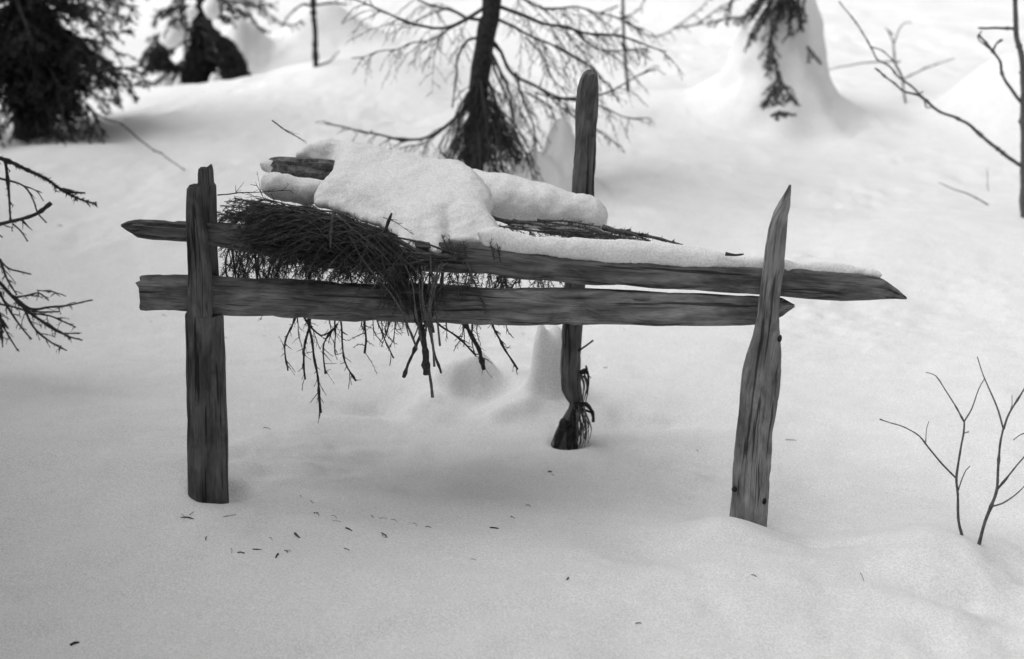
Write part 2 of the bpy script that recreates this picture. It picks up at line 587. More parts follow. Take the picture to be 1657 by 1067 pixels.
# right post: a split plank hewn to a long point
rp = empty('pointed_plank', (P(1215, 850, YR).x, YR, H(P(1215, 850, YR).x, YR)),
           'pale split plank post on the right hewn to a long sharp point', 'post')
timber('plank', [(960, 1172, 1233, YR), (850, 1181, 1239, YR), (780, 1186, 1244, YR), (700, 1192, 1250, YR), (640, 1197, 1259, YR), (600, 1202, 1263, YR), (575, 1208, 1264, YR), (545, 1218, 1262, YR),
                 (510, 1227, 1260, YR), (480, 1230, 1263, YR), (430, 1237, 1269, YR), (400, 1240, 1271, YR), (370, 1245, 1273, YR), (348, 1252, 1275, YR), (330, 1263, 1278, YR), (312, 1271, 1280, YR, 0.006), (300, 1277, 1280.5, YR, 0.003)],
       0.017, M_POST_L, False, rp, 26, ex=4.0, rough=0.0032, jag=0.002, seed=6, gouge=0.006)
for (px, py) in [(1189, 793), (1237, 812), (1262, 549)]:      # dark knots on the plank
    mb = MB()
    c = P(px, py, YR - 0.019)
    for k in range(1):
        n = 12; base = len(mb.v)
        for ring, (rr, dy) in enumerate([(0.0085, 0.006), (0.0065, -0.002), (0.002, 0.000)]):
            for j in range(n):
                an = 6.283 * j / n
                r_ = rr * (1 + 0.15 * math.sin(2 * an + px)) * .8
                mb.v.append(c + Vector((math.cos(an) * r_, dy, math.sin(an) * r_ * 1.3)))
                mb.g.append((0, 0, 0))
        for ring in range(2):
            for j in range(n):
                a = base + ring * n + j; b = base + ring * n + (j + 1) % n
                mb.f.append((a, b, b + n, a + n))
        mb.f.append(tuple(base + 2 * n + j for j in range(n)))
    mb.build('knot', M_BARK, rp)

def rail_y(px):
    return YL + (px - 338) / (1255 - 338) * (YR + 0.052 - YL)

ST = [(197, 364, 366, .004), (208, 359, 373, .010), (225, 357, 381, .016), (250, 357.5, 385, .02), (302, 361, 389, .02), (400, 366, 405, .021), (520, 376, 424, .022), (640, 386, 434, .022),
      (780, 396, 443, .022), (900, 412, 453, .022), (1000, 420, 461, .023), (1100, 427, 467, .023), (1230, 431, 476, .023), (1300, 434, 482, .023), (1360, 439, 486, .023), (1405, 444, 486, .022),
      (1430, 452, 485, .018), (1452, 468, 484, .012), (1467, 481, 484, .004)]
ur = empty('upper_rail', P(830, 430, rail_y(830)), 'upper split rail with pointed left tip and a line of snow lying along it', 'rail')
timber('rail', [(a, b, c, rail_y(a), t) for a, b, c, t in ST], 0.022, M_RAIL_D, True, ur, 24, 0.011, 3.2, 0.0045, 0.004, 11, gouge=0.010)
ST2 = [(229, 446, 499, .019), (238, 445.5, 501, .019), (302, 447, 503, .020), (400, 452, 508, .021), (500, 456, 513, .021), (600, 461, 518, .021), (700, 463, 521, .021), (800, 466, 524, .022),
       (950, 470, 526, .022), (1100, 474, 526, .022), (1200, 478, 526, .022), (1240, 481, 524, .020), (1266, 484, 510, .014), (1284, 493, 498, .004)]
lr = empty('lower_rail', P(730, 490, rail_y(730) - .004), 'broad lower split rail with a square sawn left end', 'rail')
timber('rail', [(a, b, c, rail_y(a) - 0.002, t) for a, b, c, t in ST2], 0.021, M_RAIL, True, lr, 24, 0.011, 3.6, 0.0042, 0.010, 17, gouge=0.012)

# rear post: thin standing trunk, hacked through near the snow, bark in shreds
bp = empty('hacked_post', (P(925, 720, YB).x, YB, H(P(925, 720, YB).x, YB)),
           'tall thin rear post with a blunt rounded top and shredded bark at its hacked foot', 'post')
timber('trunk', [(760, 884, 938, YB, .05), (728, 889, 934, YB, .045), (700, 899, 932, YB, .035), (678, 909, 933, YB, .028), (662, 918, 934, YB, .02), (652, 921, 938, YB, .02), (644, 916, 941, YB, .024), (630, 910, 941, YB, .027), (600, 908, 939, YB, .027),
                 (540, 910, 941, YB), (460, 914, 947, YB), (380, 922, 955, YB), (320, 927, 961, YB), (250, 929, 964, YB), (180, 932, 967, YB), (145, 934, 968, YB), (130, 938, 967.5, YB), (119, 944, 966, YB), (114, 951, 963, YB, .015)],
       0.028, M_POST, False, bp, 22, ex=2.5, rough=0.0040, jag=0.004, seed=21, gouge=0.006)
mb = MB()
for k in range(34):           # shreds of bark and root fibre hanging round the foot
    x0 = random.uniform(926, 946); x1 = x0 + random.uniform(-6, 22) * random.random()
    y0 = random.uniform(655, 672); y1 = random.uniform(700, 727)
    yy = YB - 0.03 + random.uniform(-.02, .03)
    q = smooth_path([P(x0, y0, yy), P((x0 + x1) / 2 + random.uniform(0, 9), (y0 + y1) / 2, yy - .01), P(x1, y1, yy - random.uniform(-.01, .02))], 0.012)
    tube(mb, q, random.uniform(.0012, .0035), .0008, 4, .5)
for k in range(8):
    x0 = random.uniform(938, 947)
    q = smooth_path([P(x0, 598 + random.uniform(0, 12), YB - .02), P(x0 + 6, 625, YB - .03), P(x0 + random.uniform(-2, 5), 655, YB - .02)], 0.012)
    tube(mb, q, .003, .001, 4, .5)
mb.build('bark_shreds', M_BARK_L, bp)
mb = MB()
for pts, r in [([(930, 658), (948, 655), (958, 668), (960, 682)], .009), ([(925, 668), (943, 662), (955, 668)], .007), ([(938, 604), (948, 598), (952, 612), (950, 640)], .005),
               ([(912, 690), (903, 712), (898, 728)], .012), ([(925, 690), (922, 710), (918, 745)], .017), ([(915, 680), (905, 705), (893, 745)], .015), ([(928, 672), (930, 700), (931, 742)], .012), ([(944, 601), (956, 612)], .0022)]:
    q = jitter(smooth_path([P(a, b, YB - .03) for a, b in pts], .01), .004, 30)
    tube(mb, q, r, r * .5, 7, .4)
mb.build('root', M_BARK, bp)
for pts, r in [([(936, 568), (948, 560), (960, 551)], .0042), ([(940, 604), (950, 602), (948, 592)], .005)]:
    mb = MB()
    tube(mb, smooth_path([P(a, b, YB - .02) for a, b in pts], .01), r, r * .6, 7, .4)
    mb.build('branch_stub', M_BARK, bp)

# ------------------------------------------------------------------ snow caps made of merged lumps
def poly_dist(pts, poly):
    """signed distance in pixels (positive inside)"""
    x, y = pts[:, 0], pts[:, 1]
    inside = np.zeros(len(pts), bool)
    d = np.full(len(pts), 1e9)
    n = len(poly)
    for i in range(n):
        x1, y1 = poly[i]; x2, y2 = poly[(i + 1) % n]
        c = ((y1 > y) != (y2 > y)) & (x < (x2 - x1) * (y - y1) / ((y2 - y1) + 1e-12) + x1)
        inside ^= c
        t = np.clip(((x - x1) * (x2 - x1) + (y - y1) * (y2 - y1)) / ((x2 - x1) ** 2 + (y2 - y1) ** 2), 0, 1)
        d = np.minimum(d, np.hypot(x - (x1 + t * (x2 - x1)), y - (y1 + t * (y2 - y1))))
    return np.where(inside, d, -d)

def snow_lump(name, polys, voxel, label, cat, parent=None, amp=0.0055, sm=3, grow=2.5):
    """polys: (outline in photo pixels, function giving distance, cap radius, sample step)"""
    bm = bmesh.new()
    for poly, yf, cap, step in polys:
        pa = np.array(poly, float)
        gx, gy = np.meshgrid(np.arange(pa[:, 0].min(), pa[:, 0].max(), step), np.arange(pa[:, 1].min(), pa[:, 1].max(), step))
        pts = np.stack([gx.ravel(), gy.ravel()], -1)
        d = poly_dist(pts, poly)
        for (x, y), dd in zip(pts, d):
            if dd < 2.0: continue
            Y = yf(x, y)
            r = min((dd + grow) * pxm(Y), cap)
            c = P(x, y, Y)
            bmesh.ops.create_icosphere(bm, subdivisions=2, radius=r, matrix=Matrix.Translation(c))
    me = bpy.data.meshes.new('tmp'); bm.to_mesh(me); bm.free()
    o = bpy.data.objects.new('tmp', me); COL.objects.link(o)
    md = o.modifiers.new('r', 'REMESH'); md.mode = 'VOXEL'; md.voxel_size = voxel
    ms = o.modifiers.new('s', 'SMOOTH'); ms.iterations = sm; ms.factor = 0.5
    dg = bpy.context.evaluated_depsgraph_get()
    m2 = bpy.data.meshes.new_from_object(o.evaluated_get(dg))
    bpy.data.objects.remove(o)
    m2.name = name
    m2.materials.clear(); m2.materials.append(M_SNOW)
    n = len(m2.vertices)
    for v in m2.vertices:
        p = v.co
        k = mnoise.noise(p * 9) * amp * 1.3 + mnoise.noise(p * 22) * amp * .9 + mnoise.noise(p * 60) * amp * .5 + mnoise.noise(p * 130) * amp * .25
        v.co = p + v.normal * k
    m2.polygons.foreach_set('use_smooth', [True] * len(m2.polygons))
    m2.update()
    o = bpy.data.objects.new(name, m2); COL.objects.link(o)
    if parent is not None:
        o.parent = parent; o.matrix_parent_inverse = Matrix.Translation(-parent.location)
    else:
        tag(o, label, cat)
    print(name, n)
    return o

CAP = [(472, 259), (480, 246), (500, 235), (530, 227), (580, 232), (640, 248), (700, 260), (742, 262), (765, 280), (785, 300), (800, 330), (792, 352), (808, 370), (830, 384), (835, 398), (800, 404),
       (788, 396), (768, 394), (757, 398), (742, 393), (724, 388), (720, 398), (717, 411), (700, 409), (686, 401), (665, 410), (650, 415), (641, 402), (640, 384), (618, 366), (588, 358), (556, 344),
       (535, 336), (510, 334), (504, 322), (520, 300), (536, 285), (541, 270), (528, 262), (500, 258)]
def cap_y(x, y):
    f = (y - 250) / 150.0
    return 4.12 - 0.56 * max(0, min(1.05, f))
LOGS = [(735, 300), (750, 272), (780, 276), (830, 285), (880, 298), (918, 310), (930, 315), (968, 322), (984, 340), (980, 365), (968, 377), (945, 372), (925, 370), (900, 374), (872, 368), (840, 362), (800, 356), (775, 345), (745, 330)]
STRIP = [(770, 372), (800, 368), (830, 377), (870, 384), (930, 386), (1000, 391), (1060, 393), (1110, 399), (1140, 403), (1175, 412), (1205, 416), (1235, 416), (1262, 421), (1290, 427), (1330, 425), (1375, 429), (1410, 434), (1432, 443),
         (1422, 450), (1380, 446), (1330, 442), (1280, 438), (1230, 436), (1150, 435), (1090, 430), (1040, 427), (990, 427), (930, 420), (880, 414), (830, 408), (780, 402)]
caps = empty('snow_blanket', P(640, 330, 3.85), 'thick rounded snow cap over the spruce boughs, with lobes hanging over the rail', 'snow')
snow_lump('drift', [(CAP, cap_y, 0.062, 6.0)], 0.0075, None, None, caps)
snow_lump('log_snow', [(LOGS, lambda x, y: 4.10 - 0.14 * (y - 280) / 100, 0.085, 7.0)], 0.009, '', '', caps)
snow_lump('rail_snow', [(STRIP, lambda x, y: rail_y(x) + .004, 0.026, 3.5)], 0.0065, None, None, ur, 0.004, 4, 2.5)
PAD = [(424, 282), (440, 280), (480, 288), (520, 292), (535, 300), (515, 325), (500, 332), (470, 324), (435, 318), (422, 305)]
snow_lump('snow_pad', [(PAD, lambda x, y: 3.98, 0.04, 5.0)], 0.008, 'small snow pad under the broken log end at the left of the pile', 'snow', None, .005)
KNOB = [(420, 263), (445, 259), (450, 275), (440, 281), (425, 275)]
sp = [(1168, 405), (1190, 400), (1225, 404), (1236, 410), (1232, 420), (1180, 420)]

# the log under the snow, its broken left end bare
log = empty('broken_log', P(490, 275, 4.02), 'broken log end sticking out left from under the snow cap', 'log')
timber('log', [(441, 257, 277, 4.03, .026), (446, 254, 280, 4.03, .028), (452, 254, 282, 4.03, .028), (500, 257, 288, 4.04, .03), (560, 262, 298, 4.06, .03), (700, 290, 325, 4.1, .03), (850, 318, 350, 4.11, .03), (970, 340, 366, 4.13, .02)],
       .03, M_LOG, True, log, 22, .009, 2.3, .006, .018, 31, gouge=.014)
snow_lump('end_snow', [(KNOB, lambda x, y: 4.02, 0.02, 3.0)], 0.005, None, None, log, .003, 3)

# ------------------------------------------------------------------ spruce boughs of the pile
NEED = (420, 0.013, 0.0016)
def bough_mesh(path, r, needle=NEED, spacing=0.022, tl=0.13, droop=.3, start=.2, flat=.5, sub=True, nstart=.3):
    mb = MB()
    q = jitter(smooth_path(path, .015), .010, 9)
    tube(mb, q, r, max(r * .25, .0009), 6, .3, 0, .08)
    if needle:
        needles(mb, q, needle[0] * .6, needle[1], needle[2], 1, .1, nstart)
    twiggy(mb, q, r, spacing, tl, needle, droop, 0, sub, flat, start)
    return mb

PILE_G = 'spruce boughs piled on the rails'
PILE_L = 'dark needled spruce bough woven into the thick pile on the rails'
random.seed(41)
M_BOUGH = bark_material('bough bark', 0.05, 0.14, 100)
M_BNEED = bark_material('bough needles', 0.035, 0.095, 35)
def add_bough(path, r, label=PILE_L, group=PILE_G, m=M_BOUGH, name='spruce_bough', **kw):
    mb = bough_mesh(path, r, **kw)
    o = mb.build(name, [m, M_BNEED])
    rebase(o, path[0])
    tag(o, label, 'bough', group)
    return o
def under(px):      # lower edge of the snow cap, which the pile lies below
    return float(np.interp(px, [340, 420, 480, 505, 560, 620, 645, 720, 790, 830], [314, 318, 326, 344, 356, 380, 420, 414, 404, 400]))
def keep(path_px):
    return [(x, max(y, under(x) + (4 if Y < 3.57 else -4)), Y) for x, y, Y in path_px]
# long arching boughs: butts at lower right, tips sweeping to the left post
for k in range(58):
    f = random.random()
    y0 = 3.505 + random.random() ** 1.8 * .62
    bx = random.uniform(600, 790); by = random.uniform(392, 425) - (y0 - 3.5) * 45
    ex_ = random.uniform(352, 430); ey = random.uniform(322, 402)
    if y0 > 3.85: ey = random.uniform(318, 372)
    mx = (bx + ex_) / 2 + random.uniform(-30, 30)
    my = min(by, ey) - random.uniform(-20, 12) + 2
    my = max(my, 322 + (mx - 420) * .16)
    pp = [(bx, by, y0 - .01), (mx + 60, my + 12, y0), (mx - 30, my + 8, y0 + .02), (ex_, ey, y0 + random.uniform(-.0, .05))]
    path = [P(*a) for a in keep(pp)]
    add_bough(path, random.uniform(.003, .006), tl=.10, spacing=.024, flat=.35, droop=.45)
for k in range(16):       # boughs spilling over the front of both rails in the middle
    x = random.uniform(585, 760); yy = random.uniform(3.49, 3.52)
    t0 = under(x) + 13
    path = [P(x, t0, yy + .03), P(x + random.uniform(-8, 14), t0 + 35, yy), P(683 + (x - 683) * .45 + random.uniform(-10, 10), random.uniform(468, 530) if 630 < x < 725 else random.uniform(440, 470), yy - .01)]
    add_bough(path, random.uniform(.002, .004), tl=.07, spacing=.022, droop=.7, flat=.3, label='needled bough spilling down over the front of the rails beneath the snow lobes', group='boughs spilling over the rails')
for x, y in [(636, 392), (628, 380), (724, 396), (731, 404), (752, 404), (796, 404), (806, 408), (745, 410)]:
    path = [P(x + 4, y + 16, 3.50), P(x, y, 3.49), P(x - 3 + random.uniform(-4, 6), y - 14, 3.49)]
    add_bough(path, .002, tl=.028, spacing=.008, droop=0, flat=.8, sub=False, name='needle_tuft', label='small needle tuft poking out at the ragged lower edge of the snow cap', group='needle tufts at the snow edge')
# boughs hanging between and behind the rails
for k in range(52):
    x = random.uniform(358, 480) if k < 12 else (random.uniform(480, 900) if k < 34 else random.uniform(480, 680))
    y0 = random.uniform(3.66, 4.1)
    L = random.uniform(80, 125) if x < 720 else random.uniform(40, 70)
    top = 380 + (x - 400) * .08
    path = [P(x + random.uniform(-10, 40), top - 20, y0), P(x + random.uniform(-5, 15), top + L * .4, y0), P(x + random.uniform(-22, 18), top + L, y0 + .03)]
    add_bough(path, random.uniform(.002, .005), tl=.085, spacing=.022, droop=.5, nstart=.1, label='needled spruce bough hanging from the pile into the gap between the two rails', group='boughs hanging between the rails')
# right end of the pile: thin brush under the log's snow
for k in range(14):
    y0 = random.uniform(3.7, 4.05)
    x = random.uniform(760, 900); y = random.uniform(355, 385)
    path = [P(x, y, y0), P(x + 70, y + 8, y0), P(x + 150, y + 14 + random.uniform(-4, 8), y0)]
    add_bough(path, .003, tl=.07, spacing=.03, droop=.2, label='thin brushy bough under the snowy log at the right end of the pile', group='brush under the snowy log')
for x0, y0, x1, y1, r, lb in [(975, 368, 1108, 398, .0085, 'longest dark branch beyond the snowy log, tapering to the right'), (985, 372, 1060, 392, .007, 'mid length dark branch just below the longest one beyond the snowy log'), (960, 372, 1010, 390, .007, 'shortest dark branch stub under the right end of the snowy log'), (795, 352, 930, 382, .006, 'dark branch in the gap between the snowy log and the rail snow')]:
    path = [P(x0, y0, 3.9), P((x0 + x1) / 2, (y0 + y1) / 2 - 2, 3.85), P(x1, y1, 3.8)]
    add_bough(path, r, lb, 'branches beyond the snowy log', needle=(300, .01, .003), tl=.03, spacing=.02, droop=0)
# stripes of bare stems over the front of the pile
random.seed(52)
FR = [
 ([(700, 643), (692, 590), (676, 520), (640, 440), (590, 385), (545, 350)], .0048, M_TWIG_L, 'long bare bough stem whose pale cut butt hangs lowest below the lower rail'),
 ([(714, 604), (700, 560), (684, 500), (655, 430), (612, 385)], .0036, M_TWIG, 'bare stem leaning left over the front of the lower rail'),
 ([(653, 611), (672, 565), (690, 520), (712, 470), (716, 420)], .0046, M_TWIG, 'bare stem crossing the others toward the lower left below the rail'),
 ([(712, 560), (705, 500), (698, 440), (694, 402)], .0034, M_TWIG_L, 'pale upright stem in front of the rails under the snow lobe'),
 ([(540, 345), (535, 370), (533, 402)], .0046, M_TWIG_L, 'short pale twig hanging straight down before the dark pile'),
 ([(690, 606), (688, 570), (680, 530), (660, 470)], .0105, M_TWIG, 'thickest dark bough butt hanging in the middle of the stem bundle'),
 ([(783, 598), (774, 565), (757, 533), (735, 500)], .0058, M_TWIG, 'short dark hooked branch hanging right of the stem bundle'),
 ([(838, 598), (815, 562), (797, 525), (790, 480)], .0032, M_TWIG, 'thin straight twig hanging furthest right below the lower rail'),
 ([(770, 575), (740, 545), (705, 520), (690, 480)], .0030, M_TWIG, 'slim twig slanting right between the stem bundle and the hooked branch'),
 ([(519, 668), (515, 625), (507, 570), (500, 505), (502, 440)], .0036, M_TWIG, 'long knobbly twig hanging down to the lowest point on the left'),
 ([(466, 600), (461, 560), (476, 518), (490, 470)], .0026, M_TWIG, 'thin bent twig hanging leftmost below the lower rail'),
 ([(494, 614), (491, 580), (500, 530), (505, 480)], .0030, M_TWIG, 'budded twig hanging just left of the longest hanging twig'),
 ([(576, 617), (555, 577), (553, 530), (550, 480)], .0026, M_TWIG, 'kinked twig below the rail ending in a slant to the right'),
 ([(527, 605), (523, 570), (528, 548), (546, 525)], .0024, M_TWIG, 'short twig hanging just right of the longest hanging twig'),
 ([(637, 580), (622, 545), (610, 518), (600, 480)], .0024, M_TWIG, 'thin twig hanging just left of the bare stem bundle'),
 ([(545, 528), (520, 543), (496, 520), (480, 490)], .0026, M_TWIG, 'cross twig sagging just under the lower rail'),
 ([(590, 572), (592, 545), (588, 515), (584, 480)], .0034, M_TWIG, 'tuft ended twig with needles hanging below the rail left of the bundle'),
]
for k, (pts, r, m, lab) in enumerate(FR):
    front = k < 6
    yy = [rail_y(600) - .085 + random.uniform(-.012, .008) if front else 3.70 + random.uniform(-.03, .05)] * len(pts)
    path = [P(a, b, y) for (a, b), y in zip(pts, yy)]
    mb = MB()
    q = jitter(smooth_path(path, .012), .004, 20)
    tube(mb, q, r * .9, r * .55 if front else r, 7, .4, 0, .14)
    if front:
        if k < 3: twiggy(mb, q[len(q) // 2:], r, .05, .10, None, .3, 0, False, .5, .1, .8, .001)
    else:
        full = 16 == k
        twiggy(mb, q, r, .014 if full else .016, .065 if full else .042, (260, .007, .0018) if full else (70, .005, .002), .1, 0, False, .6, .02, -.5, .0013)
    o = mb.build('bare_branch', [m, M_NEEDLE]); rebase(o, path[-1])
    tag(o, lab, 'stem', 'bare stems and twigs hanging from the pile')
for k in range(11):       # pale stems fanning down into the bundle
    x0 = random.uniform(560, 735)
    path = [P(683 + random.uniform(-22, 26), random.uniform(535, 600), 3.455 + random.random() * .02), P(683 + (x0 - 683) * .35, 490, 3.46), P(683 + (x0 - 683) * .8, 435 - abs(x0 - 683) * .1, 3.475), P(x0, under(x0) + random.uniform(6, 25), 3.49)]
    mb = MB(); q = jitter(smooth_path(path, .012), .006, 14)
    r = random.uniform(.0016, .0034)
    tube(mb, q, r, r * .6, 6, .4, 0, .2)
    twiggy(mb, q, r, .045, .06, (60, .007, .0014), .4, 0, False, .4, .4, .6, .0009)
    o = mb.build('bare_branch', [M_TWIG_L if k % 3 else M_BOUGH, M_NEEDLE]); rebase(o, path[-1])
    tag(o, 'pale bare stem fanning down over both rails into the central bundle', 'stem', 'pale stems fanning into the bundle')
for k in range(20):       # fine sprigs under the lower rail
    x = random.choice([random.uniform(465, 640), random.uniform(465, 640), random.uniform(700, 850)])
    L = random.uniform(14, 60); y0 = random.uniform(3.64, 3.8)
    path = [P(x + random.uniform(-8, 8), 495, y0), P(x, 525 + L * .3, y0), P(x + random.uniform(-16, 16), 525 + L, y0)]
    mb = MB(); q = jitter(smooth_path(path, .012), .008, 20)
    tube(mb, q, .0018, .0009, 5, .5, 0, .2)
    twiggy(mb, q, .0016, .014, .04, (110, .006, .0016), .3, 0, False, .7, .3, .5, .0008)
    o = mb.build('twig', [M_TWIG, M_NEEDLE]); rebase(o, path[0])
    tag(o, 'fine short sprig hanging below the lower rail left of the stem bundle' if x < 660 else 'fine short sprig hanging below the lower rail between the stem bundle and the rear post', 'twig', 'fine sprigs under the lower rail, left' if x < 660 else 'fine sprigs under the lower rail, right')
# thin stems streaming over the pile toward the left post
for k in range(46):
    a0 = random.uniform(0, 1)
    x0 = random.uniform(560, 700); yb = random.uniform(380, 460)
    x1 = random.uniform(352, 420); y1 = random.uniform(312, 400)
    path = [P(x0, yb, 3.50), P(x0 - 60, yb - 40 - 20 * a0, 3.50), P((x0 + x1) / 2 - 20, (yb + y1) / 2 - 40 + 10 * a0 + random.uniform(-10, 25), 3.52), P(x1, y1, 3.54)]
    path = [P(*a) for a in keep([(x0, yb, 3.50), (x0 - 60, yb - 40 - 20 * a0, 3.50), ((x0 + x1) / 2 - 20, (yb + y1) / 2 - 40 + random.uniform(-10, 35), 3.505), (x1, y1, 3.53)])]
    mb = MB(); q = jitter(smooth_path(path, .015), .012, 7)
    r = random.uniform(.0010, .0020)
    tube(mb, q, r, .0008, 5, .3, 0, .1)
    twiggy(mb, q, r, .05, .09, (60, .008, .0014), .1, 0, False, .4, .3, .9, .0009)
    o = mb.build('pile_twig', [random.choice([M_BOUGH, M_BOUGH, M_TWIG, M_TWIG_L]), M_NEEDLE]); rebase(o, path[0])
    tag(o, 'thin bare twig arching over the face of the bough pile', 'twig', 'thin twigs over the face of the pile')
# loose twigs above the left post side and sprigs through the snow
for pts, r, lab in [([(352, 316), (390, 312), (430, 310), (470, 308)], .0018, 'fine twig sticking out over the top of the pile beside the left post'),
                    ([(425, 318), (415, 300), (405, 298)], .0012, 'tiny upright sprig on top of the pile near the left post'),
                    ([(382, 314), (381, 300)], .0010, 'single short sprig standing on the pile edge'),
                    ([(622, 380), (628, 360), (634, 345)], .0060, 'short dark stub poking through the snow cap front'),
                    ([(620, 352), (645, 362), (668, 380)], .0012, 'thin twig lying across the snow front beside the dark stub'),
                    ([(440, 195), (465, 213), (497, 230)], .0024, 'bare twig rising behind the snow cap on the left'),
                    ([(1174, 411), (1190, 413), (1203, 412)], .0050, 'short dark stick lying on the rail snow near the right post')]:
    y = 3.57 if pts[0][0] < 430 else 3.52
    if pts[0][1] < 200: y = 4.6
    if pts[0][0] > 1100: y = 3.50
    path = [P(a, b, y) for a, b in pts]
    mb = MB(); q = jitter(smooth_path(path, .01), .003, 20)
    tube(mb, q, r, r * .4, 6, .3, 0, .1)
    if r < .0045: twiggy(mb, q, r, .02, .06, (60, .006, .0014), 0, 0, False, .5, .2, .9, .0008)
    o = mb.build('twig', [M_TWIG, M_NEEDLE]); rebase(o, path[0]); tag(o, lab, 'twig')

# ------------------------------------------------------------------ trees
def px_branch(mb, pts, Y, r0, r1, spacing, tl, needle, droop=.25, jit=.01, sub=True, step=.02, flat=.5, rt=None, start=.15):
    if isinstance(Y, (int, float)): Y = [Y] * len(pts)
    q = jitter(smooth_path([P(a, b, y) for (a, b), y in zip(pts, Y)], step), jit, 6)
    tube(mb, q, r0, r1, 6, .25, 0, .08)
    if needle: needles(mb, q, needle[0], needle[1], needle[2], 1, .1, .3)
    if spacing: twiggy(mb, q, (r0 + r1) / 2, spacing, tl, needle, droop, 0, sub, flat, start, .8, rt)
    return q

def spruce(base, hgt, rad, limbs, label, name='spruce_tree', trunk_r=.06, zlo=.05, need=(160, .03, .006), tl=.35, spacing=.07, droop=.35, seed=1, lean=(0, 0), mats=None, group=None, extra=None, full_top=True, sub=True):
    random.seed(seed)
    base = Vector(base)
    o = empty(name, base, label, 'tree', group)
    mb = MB()
    tp = base + Vector((lean[0], lean[1], hgt))
    q = jitter(smooth_path([base - Vector((0, 0, .25)), base.lerp(tp, .3) + Vector((.02, 0, 0)), base.lerp(tp, .7), tp], .12), .02, 2)
    tube(mb, q, trunk_r, trunk_r * .12, 10, .1)
    mb.build('trunk', (mats or [M_BARK])[0], o)
    mb = MB()
    for k in range(limbs):
        f = (k + random.random()) / limbs
        z = zlo + (hgt - zlo) * (f ** 1.15)
        ff = z / hgt
        p = base.lerp(tp, ff)
        an = k * 2.39996 + random.uniform(-.3, .3)
        L = rad * (1.0 - ff) ** .75 * random.uniform(.65, 1.1) + .05
        d = Vector((math.cos(an), math.sin(an), 0))
        pts = [p, p + d * L * .4 + Vector((0, 0, -.10 * L)), p + d * L * .8 + Vector((0, 0, -droop * L)), p + d * L + Vector((0, 0, -droop * .95 * L))]
        qq = jitter(smooth_path(pts, .06), .03, 3)
        rr = max(.004, trunk_r * .22 * (1 - ff))
        tube(mb, qq, rr, .002, 5, .2)
        if need: needles(mb, qq, need[0], need[1], need[2], 1, .1, .25)
        twiggy(mb, qq, rr, spacing, tl * min(1, L), need, .35, 0, sub, .35, .12, .7, .0022)
    if extra: extra(mb)
    mb.build('crown', mats or [M_TWIG, M_NEEDLE], o)
    return o

